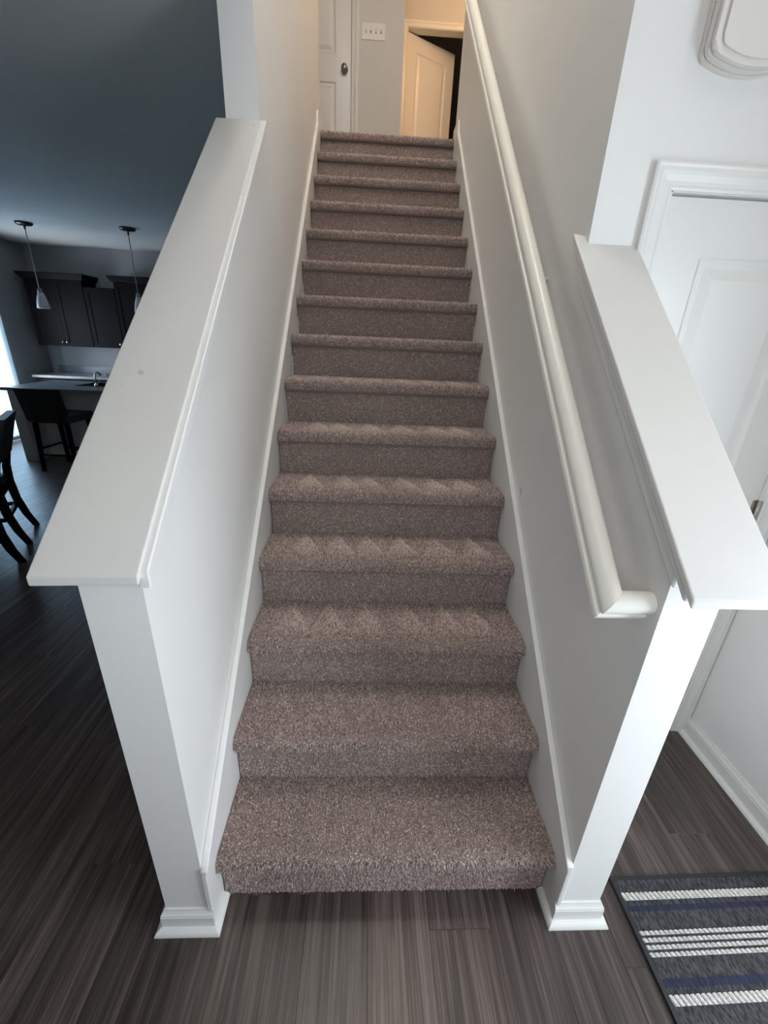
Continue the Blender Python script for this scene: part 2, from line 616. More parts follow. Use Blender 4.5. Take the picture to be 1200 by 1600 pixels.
bm = bmesh.new()
for x0, x1, z0, z1 in ((-0.61, -0.55, 1.09, 2.41), (0.35, 0.41, 1.09, 2.41), (-0.55, 0.35, 1.09, 1.15), (-0.55, 0.35, 2.35, 2.41)):
    add_box(bm, x0, x1, YB, YB + 0.018, z0, z1)
struct(from_bm('trim_2', bm, 'trim'), 'white casing round the added front window', 'trim')
bm = bmesh.new()
for y0, y1, z0, z1 in ((EY0 - 0.06, EY0, 0, 2.12), (EY1, EY1 + 0.06, 0, 2.12), (EY0, EY1, 2.06, 2.12), (EY0 - 0.06, EY0, 2.64, 4.36), (EY1, EY1 + 0.06, 2.64, 4.36), (EY0, EY1, 2.64, 2.70), (EY0, EY1, 4.30, 4.36)):
    add_box(bm, RX - 0.018, RX, y0, y1, z0, z1)
struct(from_bm('trim_1', bm, 'trim'), 'white casing round the entrance opening and high window', 'trim')

# glazed entrance door and the panes of the high window and the added front window
d4 = struct(thing('door_4', 'white full glass entrance door beside the striped rug', 'door', (RX, (EY0 + EY1) / 2, 0)))
ew = (EY1 - EY0) / 2
bm = bmesh.new()
for y0, y1, z0, z1 in ((-ew, -ew + 0.06, 0.0, 2.06), (ew - 0.06, ew, 0.0, 2.06), (-ew + 0.06, ew - 0.06, 0.0, 0.14), (-ew + 0.06, ew - 0.06, 1.99, 2.06)):
    add_box(bm, 0.04, 0.075, y0, y1, z0, z1)
from_bm('door_frame', bm, 'trim', d4)
box('pane', 0.055, 0.060, -ew + 0.06, ew - 0.06, 0.14, 1.99, 'glass', d4)
tube('door_handle', [(0.04, ew - 0.03, 1.0), (0.0, ew - 0.03, 1.0), (-0.005, ew - 0.10, 1.0)], 0.008, 'nickel', d4, 8)
w2 = struct(thing('window_2', 'high foyer window above the glass entrance door', 'window', (RX, (EY0 + EY1) / 2, 0)))
box('pane', 0.050, 0.056, -ew, ew, 2.70, 4.30, 'glass', w2)
box('glazing_bar', 0.040, 0.066, -0.012, 0.012, 2.70, 4.30, 'trim', w2)
w3 = struct(thing('fill_window', 'added front foyer window facing the stairs, for fill light', 'window', (-0.10, YB, 0)))
box('pane', -0.45, 0.45, -0.056, -0.050, 1.15, 2.35, 'glass', w3)
box('glazing_bar', -0.45, 0.45, -0.066, -0.040, 1.738, 1.762, 'trim', w3)

br = thing('baseboard_right', 'white baseboard with shoe moulding along the foyer side wall', 'baseboard')
struct(br)
run_moulding('base_moulding', base_profile(0.095), (RX, EY1 + 0.06), (RX, YR - 0.016), (-1, 0), 'trim', br)
run_moulding('shoe_moulding', SP, (RX - 0.014, EY1 + 0.06), (RX - 0.014, YR - 0.016), (-1, 0), 'trim', br)


def casing_profile(w):
    # (across, out) colonial casing, inner edge at 0
    return [(0, 0), (0, 0.007), (0.006, 0.010), (0.012, 0.008), (0.02, 0.009), (w * 0.55, 0.013), (w * 0.66, 0.018), (w * 0.8, 0.017), (w * 0.9, 0.019), (w, 0.016), (w, 0)]


def casing(name, x0, x1, zt, y, w, parent, z0=0.0, mat='trim', right_w=None):
    """three-sided casing on a wall whose face is at y (facing -y)"""
    pr = casing_profile(w)
    rw = right_w or w
    pr2 = casing_profile(rw)
    loft(name, [[(x0 - a, y - o, z0) for a, o in pr], [(x0 - a, y - o, zt + a) for a, o in pr]], mat, parent)
    loft(name, [[(x1 + a, y - o, z0) for a, o in pr2], [(x1 + a, y - o, zt + a * w / rw) for a, o in pr2]], mat, parent)
    loft(name, [[(x0 - a, y - o, zt + a) for a, o in pr], [(x1 + a * rw / w, y - o, zt + a) for a, o in pr]], mat, parent)


def panel(name, x0, x1, z0, z1, y, parent, mat='trim', w=0.026, depth=0.008):
    """recessed moulding frame and raised field on a door face at y facing -y (local)"""
    bm = bmesh.new()
    def ring(d, yy):
        return [bm.verts.new(p) for p in ((x0 + d, yy, z0 + d), (x1 - d, yy, z0 + d), (x1 - d, yy, z1 - d), (x0 + d, yy, z1 - d))]
    R = [ring(0, y - 0.001), ring(0.003, y + depth * 0.35), ring(w * 0.45, y + depth), ring(w, y + depth), ring(w + 0.03, y - 0.0005)]
    for a, b_ in zip(R[:-1], R[1:]):
        for i in range(4):
            j = (i + 1) % 4
            bm.faces.new((a[i], a[j], b_[j], b_[i]))
    bm.faces.new(R[-1])
    return from_bm(name, bm, mat, parent)


def door_leaf(name, W, H, panels, mat='trim', t=0.035):
    """leaf from x=0..W, z=0..H, face at y=0 (towards -y), with true holes for the panels"""
    xs = sorted({0, W} | {p[0] for p in panels} | {p[1] for p in panels})
    zs = sorted({0, H} | {p[2] for p in panels} | {p[3] for p in panels})
    bm = bmesh.new()
    for xa, xb in zip(xs[:-1], xs[1:]):
        for za, zb in zip(zs[:-1], zs[1:]):
            xm, zm = (xa + xb) / 2, (za + zb) / 2
            hole = any(p[0] < xm < p[1] and p[2] < zm < p[3] for p in panels)
            add_box(bm, xa, xb, 0.0 if not hole else 0.012, t, za, zb)
    bmesh.ops.remove_doubles(bm, verts=bm.verts[:], dist=1e-5)
    leaf = from_bm(name, bm, mat)
    for p in panels:
        panel('door_panel', p[0], p[1], p[2], p[3], 0.0, leaf, mat)
    return leaf


# closet door
d1 = thing('door_1', 'white panelled closet door with moulded casing beside the foyer half wall', 'door', (0, 0, 0))
struct(d1)
casing('casing', DX0 - 0.004, DX1 + 0.004, DZ - 0.002, YR, 0.062, d1, right_w=0.060)
bm = bmesh.new()
add_box(bm, DX0, DX0 + 0.004, YR, YR + 0.1, 0, DZ)
add_box(bm, DX1 - 0.004, DX1, YR, YR + 0.1, 0, DZ)
add_box(bm, DX0, DX1, YR, YR + 0.1, DZ - 0.004, DZ)
from_bm('jamb', bm, 'trim', d1)
LW = DX1 - DX0 - 0.012
leaf = door_leaf('door_leaf', LW, DZ - 0.022, [(0.135, LW - 0.135, 1.03, 1.868), (0.135, LW - 0.135, 0.22, 0.86)])
leaf.parent = d1
leaf.location = (DX0 + 0.006, YR + 0.012, 0.012)
for z in (0.28, 1.09, 1.83):
    h = lathe('hinge', [(0.0, -0.046), (0.0065, -0.045), (0.0065, 0.045), (0.0, 0.046)], 'nickel', d1, 10, (DX1 - 0.004, YR + 0.001, z))
    box('hinge_leaf', DX1 - 0.022, DX1 - 0.006, YR + 0.0095, YR + 0.0125, z - 0.044, z + 0.044, 'nickel', h)

# door chime box high on that wall
ch = thing('door_chime', 'white rounded door chime box mounted above the closet door', 'chime', (0.822, YR, 2.268))


def chime_outline(i):
    hw = 0.119 - i
    pts = [(-hw, 0.27 - i)]
    r = 0.022
    zc = 0.042 + i * 0.6
    n = 6
    for k in range(n + 1):
        a = math.pi + (math.pi / 2) * 0.72 * k / n
        pts.append((-hw + r + r * math.cos(a), zc + r * math.sin(a)))
    x_, z_ = pts[-1]
    for k in range(1, 12):
        u = x_ + (-2 * x_) * k / 12
        pts.append((u, z_ - (z_ - i * 0.8) * (1 - (u / x_) ** 2)))
    pts += [(-a, b_) for a, b_ in reversed(pts[:n + 2])]
    return pts


def chime_layer(name, i, y0, y1, parent, bev=0.003):
    return prism(name, chime_outline(i), 'y', y1, y0, 'plate', parent, bev)


chime_layer('back_plate', 0.0, 0.0, -0.016, ch)
chime_layer('shadow_gap', 0.005, -0.015, -0.021, ch, 0.0)
chime_layer('body', 0.001, -0.020, -0.034, ch)
chime_layer('shadow_gap', 0.007, -0.033, -0.038, ch, 0.0)
chime_layer('cover', 0.004, -0.037, -0.050, ch, 0.006)
chime_layer('front_panel', 0.020, -0.049, -0.056, ch, 0.003)

# ------------------------------------------------------------------ carpeted staircase
stair = thing('staircase', 'straight staircase covered in brown cut pile carpet between two white walls', 'staircase', (0, 0, 0))


def step_profile(i, full=True):
    """points (y,z) from the back of the tread over the nose to the foot of the riser"""
    zt = i * RISE
    y_front = (i - 1) * RUN - NOS
    yb = i * RUN if i < NSTEP else i * RUN + 0.1
    r = 0.024
    pts = [(yb, zt)]
    for k in range(0, 7):
        a = math.radians(90 + 90 * k / 6)
        pts.append((y_front + r + r * math.cos(a), zt - r + r * math.sin(a)))
    pts.append((y_front + 0.001, zt - 0.040))
    pts.append((y_front + 0.007, zt - 0.049))
    pts.append(((i - 1) * RUN, zt - 0.050))
    return pts


def tuft_mesh(name, P, N, lean, h, r, val, parent):
    n = len(P)
    ref = np.where(np.abs(N[:, :1]) < 0.9, np.array([[1.0, 0, 0]]), np.array([[0, 1.0, 0]]))
    A = np.cross(N, ref)
    A /= np.linalg.norm(A, axis=1, keepdims=True)
    B = np.cross(N, A)
    ph = RNG.uniform(0, 2 * np.pi, n)
    V = np.zeros((n, 4, 3))
    rr = (r * RNG.uniform(0.75, 1.3, n))[:, None]
    for k in range(3):
        a = (ph + k * 2 * np.pi / 3)[:, None]
        V[:, k] = P + (A * np.cos(a) + B * np.sin(a)) * rr - N * 0.001
    V[:, 3] = P + N * (h * RNG.uniform(0.7, 1.25, n))[:, None] + lean
    F = np.array([[0, 1, 3], [1, 2, 3], [2, 0, 3]])[None] + (np.arange(n) * 4)[:, None, None]
    me = bpy.data.meshes.new(name)
    me.vertices.add(n * 4)
    me.vertices.foreach_set('co', V.reshape(-1).astype(np.float32))
    me.loops.add(n * 9)
    me.loops.foreach_set('vertex_index', F.reshape(-1).astype(np.int32))
    me.polygons.add(n * 3)
    me.polygons.foreach_set('loop_start', (np.arange(n * 3) * 3).astype(np.int32))
    me.polygons.foreach_set('loop_total', np.full(n * 3, 3, np.int32))
    me.update(calc_edges=True)
    at = me.attributes.new('tuft', 'FLOAT', 'POINT')
    at.data.foreach_set('value', np.repeat(val, 4).astype(np.float32))
    me.materials.append(M['carpet'])
    o = bpy.data.objects.new(name, me)
    o['kind'] = 'stuff'
    link(o, parent)
    return o


def smooth_noise(x, y, seed):
    g = np.random.default_rng(seed)
    v = np.zeros_like(x)
    for k in range(7):
        fx, fy, p, q = g.uniform(3, 16), g.uniform(3, 22), g.uniform(0, 6.3), g.uniform(0, 6.3)
        v += np.sin(fx * x + p) * np.sin(fy * y + q)
    return v / 7


def scatter(path, hw, dens, i, tread):
    """random points on the strip swept by path (y,z) over x in [-hw,hw]"""
    path = np.array(path, float)
    seg = np.diff(path, axis=0)
    L = np.hypot(seg[:, 0], seg[:, 1])
    cum = np.concatenate([[0], np.cumsum(L)])
    n = int(dens * cum[-1] * 2 * hw)
    t = RNG.uniform(0, cum[-1], n)
    k = np.clip(np.searchsorted(cum, t) - 1, 0, len(L) - 1)
    f = (t - cum[k]) / L[k]
    yz = path[k] + seg[k] * f[:, None]
    x = RNG.uniform(-hw, hw, n)
    P = np.column_stack([x, yz])
    d = seg[k] / L[k][:, None]
    # path runs towards -y on top: outward normal = (-dz? ) chosen so that the top faces +z
    N = np.column_stack([np.zeros(n), d[:, 1], -d[:, 0]])
    return P, N


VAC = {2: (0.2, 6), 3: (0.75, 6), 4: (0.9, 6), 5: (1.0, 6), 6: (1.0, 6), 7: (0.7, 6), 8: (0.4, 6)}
for i in range(1, NSTEP + 1):
    prof = step_profile(i)
    zt = i * RISE
    bottom = [((i - 1) * RUN + 0.02, zt - 0.050), ((i - 1) * RUN + 0.02, zt - 0.10), (prof[0][0], zt - 0.10)]
    st = prism('step', prof + bottom, 'x', -0.5025, 0.5025, 'landing_carpet', stair)
    y0 = (i - 1) * RUN
    rs = prism('riser', [(y0, zt - 0.050), (y0, zt - RISE), (y0 + 0.02, zt - RISE), (y0 + 0.02, zt - 0.050)], 'x', -0.500, 0.500, 'landing_carpet', st)
    dens = 58000 if i <= 3 else (50000 if i <= 6 else (40000 if i <= 10 else 30000))
    h = 0.0065
    r = 0.0029 * math.sqrt(58000 / dens)
    # tread
    P, N = scatter(prof[:-2], 0.5005, dens, i, True)
    n = len(P)
    top = N[:, 2] > 0.9
    val = 0.42 + 0.12 * smooth_noise(P[:, 0], P[:, 1], i) + RNG.normal(0, 0.19, n)
    lean = RNG.normal(0, 0.0018, (n, 3))
    lean[:, 1] -= 0.0015
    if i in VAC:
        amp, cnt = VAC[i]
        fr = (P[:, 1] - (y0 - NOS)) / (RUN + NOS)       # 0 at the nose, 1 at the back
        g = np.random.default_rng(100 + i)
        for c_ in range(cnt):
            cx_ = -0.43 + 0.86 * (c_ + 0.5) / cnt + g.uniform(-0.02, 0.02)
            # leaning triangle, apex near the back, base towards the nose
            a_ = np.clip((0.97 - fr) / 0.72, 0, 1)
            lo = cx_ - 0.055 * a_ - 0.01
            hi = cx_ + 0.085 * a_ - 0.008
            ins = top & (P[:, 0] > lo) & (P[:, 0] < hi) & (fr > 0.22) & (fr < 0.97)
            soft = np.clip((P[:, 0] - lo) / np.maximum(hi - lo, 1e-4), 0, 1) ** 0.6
            val = np.where(ins, val + 0.30 * amp * soft * np.clip((fr - 0.2) / 0.3, 0, 1), val)  # sheen of the vacuumed nap painted in as lighter tuft colour
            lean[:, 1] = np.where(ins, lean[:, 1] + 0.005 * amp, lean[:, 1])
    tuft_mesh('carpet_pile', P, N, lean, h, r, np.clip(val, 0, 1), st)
    # riser
    P, N = scatter([(y0, zt - 0.058), (y0, zt - RISE + 0.001)], 0.4975, dens, i, False)
    N[:] = (0, -1, 0)
    n = len(P)
    val = 0.42 + 0.12 * smooth_noise(P[:, 0], P[:, 2], 50 + i) + RNG.normal(0, 0.19, n)
    lean = RNG.normal(0, 0.0018, (n, 3))
    lean[:, 2] -= 0.0006
    pile = tuft_mesh('carpet_pile', P, N, lean, h * 0.52, r, np.clip(val, 0, 1), st)

# ------------------------------------------------------------------ handrail with return to the wall
hr = thing('handrail', 'cream painted wooden handrail with a mitred return, on the foyer side stair wall', 'handrail', (0, 0, 0))
TA = math.atan(0.905)
ct, st_ = math.cos(TA), math.sin(TA)
prof = [(-0.0255, 0.0), (-0.0265, 0.001), (-0.0265, 0.013), (-0.0255, 0.015), (-0.0195, 0.017), (-0.0185, 0.021), (-0.021, 0.026), (-0.0245, 0.033), (-0.0245, 0.041), (-0.021, 0.050), (-0.015, 0.057), (-0.007, 0.061), (0, 0.062)]
prof = prof + [(-a, b_) for a, b_ in reversed(prof[:-1])]
XC, YB0, ZB0, HW = 0.4335, 0.010, 1.112, 0.0285


def rp(x, t, v):
    return (x, YB0 + t * ct - v * st_, ZB0 + t * st_ + v * ct)


rail = loft('rail', [[rp(XC + u, 4.15, v) for u, v in prof], [rp(XC + u, u - HW, v) for u, v in prof]], 'rail', hr)
ret = loft('rail_return', [[rp(XC + u, u - HW - 0.0004, v) for u, v in prof], [rp(WI - 0.0005, u - HW - 0.0004, v) for u, v in prof]], 'rail', hr)
for o in (rail, ret):
    o.data.shade_smooth() if hasattr(o.data, 'shade_smooth') else None
    for p in o.data.polygons:
        p.use_smooth = len(p.vertices) == 4
    mod = o.modifiers.new('edge', 'EDGE_SPLIT')
    mod.split_angle = math.radians(38)
# upper return and wall brackets
for t in (1.15, 2.75):
    x0, y0, z0 = rp(XC, t, 0)
    bk = tube('rail_bracket', [(x0, y0, z0 + 0.002), (x0, y0, z0 - 0.03), (x0 + 0.02, y0, z0 - 0.045), (WI, y0, z0 - 0.045)], 0.006, 'rail', hr, 8)

# ------------------------------------------------------------------ upper floor
struct(box('floor_upper', -2.2, 2.2, NSTEP * RUN + 0.03, 8.3, LAND - 0.28, LAND, 'landing_carpet'), 'carpeted upper landing at the head of the stairs', 'floor')
struct(box('ceiling_upper', -2.3, 2.3, YB - 0.1, 8.4, TOP, TOP + 0.1, 'ceiling'), 'white upper floor ceiling', 'ceiling')
struct(box('wall_foyer_upper', -WO, -WI, YB, YL, CEIL, TOP, 'wall'), 'white upper foyer wall over the kitchen ceiling edge', 'wall')
UB = 4.45
UX = 0.145
bm = bmesh.new()
UD0, UD1, UDZ = -1.100, -0.332, LAND + 2.04
add_box(bm, -2.2, UD0, UB, UB + 0.12, LAND, TOP)
add_box(bm, UD1, UX, UB, UB + 0.12, LAND, TOP)
add_box(bm, UD0, UD1, UB, UB + 0.12, UDZ, TOP)
add_box(bm, UX - 0.12, UX, UB + 0.12, 6.0, LAND, TOP)
struct(from_bm('wall_landing_back', bm, 'wall'), 'white landing wall with the light switches', 'wall')
U2 = 6.0
H0, H1, HZ = 0.268, 1.010, LAND + 2.03
bm = bmesh.new()
add_box(bm, UX - 0.12, H0, U2, U2 + 0.12, LAND, TOP)
add_box(bm, H1, 2.2, U2, U2 + 0.12, LAND, TOP)
add_box(bm, H0, H1, U2, U2 + 0.12, HZ, TOP)
struct(from_bm('wall_hall_back', bm, 'wall'), 'cream lit wall at the back of the upper hall', 'wall')
bm = bmesh.new()
add_box(bm, -2.3, -2.2, YE - 0.1, 8.4, LAND, TOP)
add_box(bm, -2.2, -WO, YE - 0.12, YE, LAND, TOP)
struct(from_bm('wall_landing_left', bm, 'wall'), 'white upper landing side wall on the kitchen side', 'wall')
bm = bmesh.new()
add_box(bm, 2.2, 2.3, YE - 0.16, 8.4, LAND, TOP)
add_box(bm, WO, 2.2, YE - 0.16, YE - 0.04, LAND, TOP)
struct(from_bm('wall_landing_right', bm, 'wall'), 'white upper landing side wall on the foyer side', 'wall')
bm = bmesh.new()
add_box(bm, -2.2, 2.2, 8.3, 8.4, LAND, TOP)
add_box(bm, UX - 0.24, UX - 0.12, U2, 8.3, LAND, TOP)
struct(from_bm('wall_bedroom', bm, 'dark_gap'), 'unlit wall inside the dark upstairs room', 'wall')

d2 = thing('door_2', 'white closed panel door with round knob on the landing', 'door', (0, 0, LAND))
struct(d2)
casing('casing', UD0, UD1, UDZ - LAND, UB, 0.068, d2)
SIX = [(0.11, 0.345, 1.10, 1.62), (0.423, 0.658, 1.10, 1.62), (0.11, 0.345, 0.20, 0.835), (0.423, 0.658, 0.20, 0.835), (0.11, 0.345, 1.74, 1.93), (0.423, 0.658, 1.74, 1.93)]
SIX = [(a, b_ if a < .3 else b_, c_ if c_ != 1.10 else 1.015, d_) for a, b_, c_, d_ in SIX]
leaf = door_leaf('door_leaf', UD1 - UD0 - 0.008, 2.03, [(0.10, 0.33, 1.02, 1.62), (0.40, 0.615, 1.02, 1.62), (0.10, 0.33, 0.20, 0.82), (0.40, 0.615, 0.20, 0.82), (0.10, 0.33, 1.72, 1.92), (0.40, 0.615, 1.72, 1.92)])
leaf.parent = d2
leaf.location = (UD0 + 0.004, UB + 0.02, 0.006)
kn = lathe('door_knob', [(0.0, 0.0), (0.032, 0.001), (0.033, 0.006), (0.014, 0.012), (0.012, 0.03), (0.024, 0.038), (0.029, 0.050), (0.024, 0.062), (0.0, 0.066)], 'nickel', d2, 20)
kn.rotation_euler = (math.radians(90), 0, 0)
kn.location = (-0.398, UB + 0.02, 0.917)

sw = thing('light_switch_plate', 'white four toggle light switch plate on the landing wall', 'light switch', (-0.134, UB, 4.232))
box('plate', -0.108, 0.108, -0.006, 0.0, -0.058, 0.058, 'plate', sw, 0.0025)
for k in range(4):
    x = -0.069 + k * 0.046
    box('toggle_slot', x - 0.006, x + 0.006, -0.0075, -0.005, -0.014, 0.014, 'cord', sw)
    t = box('toggle', x - 0.0045, x + 0.0045, -0.02, -0.005, -0.010 + 0.006 * (k % 2), 0.004 + 0.006 * (k % 2), 'plate', sw, 0.0015)

d3 = thing('door_3', 'cream lit panel door standing ajar at the back of the upper hall', 'door', (0, 0, LAND))
struct(d3)
casing('casing', H0, H1, HZ - LAND, U2, 0.062, d3)
bm = bmesh.new()
add_box(bm, H0 - 0.001, H0 + 0.004, U2, U2 + 0.12, 0, HZ - LAND)
add_box(bm, H1 - 0.004, H1 + 0.001, U2, U2 + 0.12, 0, HZ - LAND)
add_box(bm, H0, H1, U2, U2 + 0.12, HZ - LAND - 0.004, HZ - LAND)
from_bm('jamb', bm, 'trim', d3)
leaf = door_leaf('door_leaf', 0.732, 2.01, [(0.135, 0.60, 0.95, 1.86), (0.135, 0.60, 0.2, 0.80)])
leaf.parent = d3
leaf.location = (H0 + 0.006, U2 + 0.055, 0.006)
leaf.rotation_euler = (0, 0, math.radians(30))


def ceiling_lamp(name, loc, power, col, label, r=0.16):
    L = thing(name, label, 'ceiling lamp', loc)
    lathe('lamp_base', [(0.0, 0.0), (r * 0.7, 0.0), (r * 0.7, -0.02), (0.0, -0.02)], 'nickel', L)
    lathe('lamp_bowl', [(r, -0.02), (r * 0.96, -0.05), (r * 0.75, -0.08), (r * 0.4, -0.098), (0.001, -0.104)], M['lampglow'], L)
    d = bpy.data.lights.new('bulb', 'POINT')
    d.energy = power
    d.color = col
    d.shadow_soft_size = 0.12
    lo = bpy.data.objects.new('bulb', d)
    lo.location = (0, 0, -0.26)
    link(lo, L)
    return L


M['lampglow'] = plain('lit_lamp_glass', (0.9, 0.85, 0.75), 0.4, emit=(1.0, 0.78, 0.52), estr=1.5)
ceiling_lamp('hall_lamp', (1.25, 4.6, TOP), 30, (1.0, 0.60, 0.30), 'warm ceiling lamp in the upper hall before the ajar door')
ceiling_lamp('foyer_fill_lamp', (0.20, -0.25, TOP), 7, (1.0, 0.94, 0.86), 'added ceiling lamp high above the foyer, for fill light')  # unseen fixture added as soft fill for the foyer
ceiling_lamp('stairwell_fill_lamp', (-0.2, 1.15, TOP), 44, (1.0, 0.95, 0.89), 'added ceiling lamp above the stairwell, for fill light')  # unseen fixture added to lift the stair walls and treads

# ------------------------------------------------------------------ kitchen shell
struct(box('ceiling', KX - 0.1, -WO, YB - 0.1, KY + 0.1, CEIL, CEIL + 0.12, 'ceiling'), 'textured kitchen ceiling with pendant lights', 'ceiling')
struct(box('wall_back', KX - 0.1, -WI, KY, KY + 0.1, 0, CEIL, 'kitchen_wall'), 'pale kitchen back wall behind the dark cabinets', 'wall')
struct(box('wall_kitchen_right', -WO, -WI, YE, KY, 0, LAND - 0.28, 'kitchen_wall'), 'pale kitchen wall continuing behind the stairs', 'wall')
WY0, WY1, WZ0, WZ1 = 4.72, 5.92, 0.06, 2.06
bm = bmesh.new()
add_box(bm, KX - 0.1, KX, YB - 0.1, WY0, 0, CEIL)
add_box(bm, KX - 0.1, KX, WY1, KY + 0.1, 0, CEIL)
add_box(bm, KX - 0.1, KX, WY0, WY1, WZ1, CEIL)
add_box(bm, KX - 0.1, KX, WY0, WY1, 0, WZ0)
struct(from_bm('wall_left', bm, 'kitchen_wall'), 'pale kitchen side wall with the sliding glass door', 'wall')
w1 = thing('window_1', 'bright sliding glass door of the kitchen behind vertical blinds', 'window', (KX, (WY0 + WY1) / 2, 0))
struct(w1)
hy = (WY1 - WY0) / 2
bm = bmesh.new()
for y0, y1, z0, z1 in ((-hy, -hy + 0.06, WZ0, WZ1), (hy - 0.06, hy, WZ0, WZ1), (-0.035, 0.035, WZ0, WZ1), (-hy, hy, WZ0, WZ0 + 0.06), (-hy, hy, WZ1 - 0.06, WZ1)):
    add_box(bm, -0.085, -0.025, y0, y1, z0, z1)
from_bm('window_frame', bm, 'trim', w1)
box('pane', -0.058, -0.052, -hy + 0.06, -0.035, WZ0 + 0.06, WZ1 - 0.06, 'glass', w1)
box('pane', -0.058, -0.052, 0.035, hy - 0.06, WZ0 + 0.06, WZ1 - 0.06, 'glass', w1)
bl = thing('vertical_blind', 'white vertical blind half open over the sliding glass door', 'blind', (KX + 0.05, (WY0 + WY1) / 2, 2.1))
box('head_rail', -0.03, 0.03, -hy - 0.05, hy + 0.05, -0.04, 0.02, 'trim', bl, 0.003)
nsl = 15
bm = bmesh.new()
ring0 = []
for k in range(5):
    u = -0.042 + 0.084 * k / 4
    ring0.append((u, 0.006 * math.cos(math.pi * (k - 2) / 4)))
poly = ring0 + [(u, v - 0.0012) for u, v in reversed(ring0)]
add_prism(bm, poly, 'z', -2.03, -0.04)
bmesh.ops.recalc_face_normals(bm, faces=bm.faces[:])
slat_me = bpy.data.meshes.new('slat')
bm.to_mesh(slat_me)
bm.free()
slat_me.materials.append(M['blind'])
for k in range(nsl):
    o = bpy.data.objects.new('slat', slat_me)
    o.location = (0, -hy + 0.04 + (2 * hy - 0.08) * k / (nsl - 1), 0)
    o.rotation_euler = (0, 0, math.radians(48))
    link(o, bl)

# ------------------------------------------------------------------ kitchen furniture


def shaker_door(name, x0, x1, z0, z1, y, parent, knob=None):
    d = box(name, x0, x1, y, y + 0.018, z0, z1, 'dark_wood', parent, 0.0015)
    s = 0.058
    bm = bmesh.new()
    for a in ((x0, x0 + s, z0, z1), (x1 - s, x1, z0, z1), (x0 + s, x1 - s, z0, z0 + s), (x0 + s, x1 - s, z1 - s, z1)):
        add_box(bm, a[0], a[1], y - 0.008, y + 0.001, a[2], a[3])
    from_bm('door_frame', bm, 'dark_wood', d)
    if knob is not None:
        k = lathe('knob', [(0.0, 0.0), (0.006, 0.001), (0.006, 0.014), (0.014, 0.020), (0.015, 0.026), (0.009, 0.031), (0.0, 0.032)], 'chrome', d, 14)
        k.rotation_euler = (math.radians(90), 0, 0)
        k.location = (knob, y - 0.008, z0 + 0.055 if z0 > 1 else z1 - 0.055)
    return d


def wall_cabinet(label, x0, x1, z0, z1, doors, crown, depth=0.33):
    c_ = thing('wall_cabinet', label, 'cabinet', ((x0 + x1) / 2, KY, z0), group='wall cabinets')
    w = (x1 - x0) / 2
    H = z1 - z0
    box('cabinet_body', -w, w, -depth, 0, 0, H, 'dark_wood', c_, 0.002)
    n = len(doors)
    for k, kn_ in enumerate(doors):
        a = -w + 0.004 + k * (2 * w - 0.004) / n
        b_ = a + (2 * w - 0.004) / n - 0.004
        shaker_door('cabinet_door', a, b_, 0.006, H - 0.006 - (0.0), -depth - 0.02, c_, knob=(b_ - 0.03 if kn_ == 'r' else a + 0.03))
    for d in c_.children:
        for k in d.children:
            if k.name.startswith('knob'):
                k.location.z = 0.062
    if crown:
        prof = [(0.0, 0.0), (-0.02, 0.0), (-0.03, 0.02), (-0.052, 0.05), (-0.058, 0.07), (-0.058, 0.08), (0.0, 0.08)]
        r0 = [(-w + o_, -depth - 0.02 + o_, H + z) for o_, z in prof]
        r1 = [(w - o_, -depth - 0.02 + o_, H + z) for o_, z in prof]
        rm = [(-w + o_, 0.0, H + z) for o_, z in prof]
        rn = [(w - o_, 0.0, H + z) for o_, z in prof]
        loft('crown_moulding', [rm, r0, r1, rn], 'dark_wood', c_)
    return c_


wall_cabinet('tall dark wall cabinet with two doors and crown moulding beside the slider', -5.25, -4.41, 1.33, 2.26, ['r', 'l'], True)
wall_cabinet('shorter dark wall cabinet between the two taller ones', -4.405, -3.955, 1.33, 2.175, ['r'], False)
wall_cabinet('tall dark wall cabinet half hidden by the stair wall cap', -3.95, -3.2, 1.33, 2.26, ['r', 'l'], True)

bc = thing('base_cabinet', 'dark base cabinet run under the back counter', 'cabinet', (-4.0, KY, 0))
box('cabinet_body', -1.23, 1.23, -0.60, 0, 0.10, 0.873, 'dark_wood', bc, 0.002)
box('toe_kick', -1.23, 1.23, -0.53, 0, 0.0, 0.10, 'dark_wood', bc)
for k in range(5):
    a = -1.225 + k * 0.49
    shaker_door('cabinet_door', a + 0.003, a + 0.487, 0.11, 0.69, -0.62, bc, knob=a + 0.44)
    d = box('drawer', a + 0.003, a + 0.487, -0.62, -0.60, 0.70, 0.862, 'dark_wood', bc, 0.002)
    kk = lathe('knob', [(0.0, 0.0), (0.006, 0.001), (0.006, 0.014), (0.014, 0.020), (0.015, 0.026), (0.0, 0.032)], 'chrome', d, 12)
    kk.rotation_euler = (math.radians(90), 0, 0)
    kk.location = (a + 0.245, -0.62, 0.78)
ct_ = thing('countertop', 'grey countertop with backsplash along the kitchen back wall', 'countertop', (-4.0, KY, 0.873))
box('counter_slab', -1.26, 1.26, -0.655, 0, 0.0, 0.038, 'counter', ct_, 0.004)
box('backsplash', -1.26, 1.26, -0.02, 0.0, 0.038, 0.14, 'counter', ct_, 0.003)

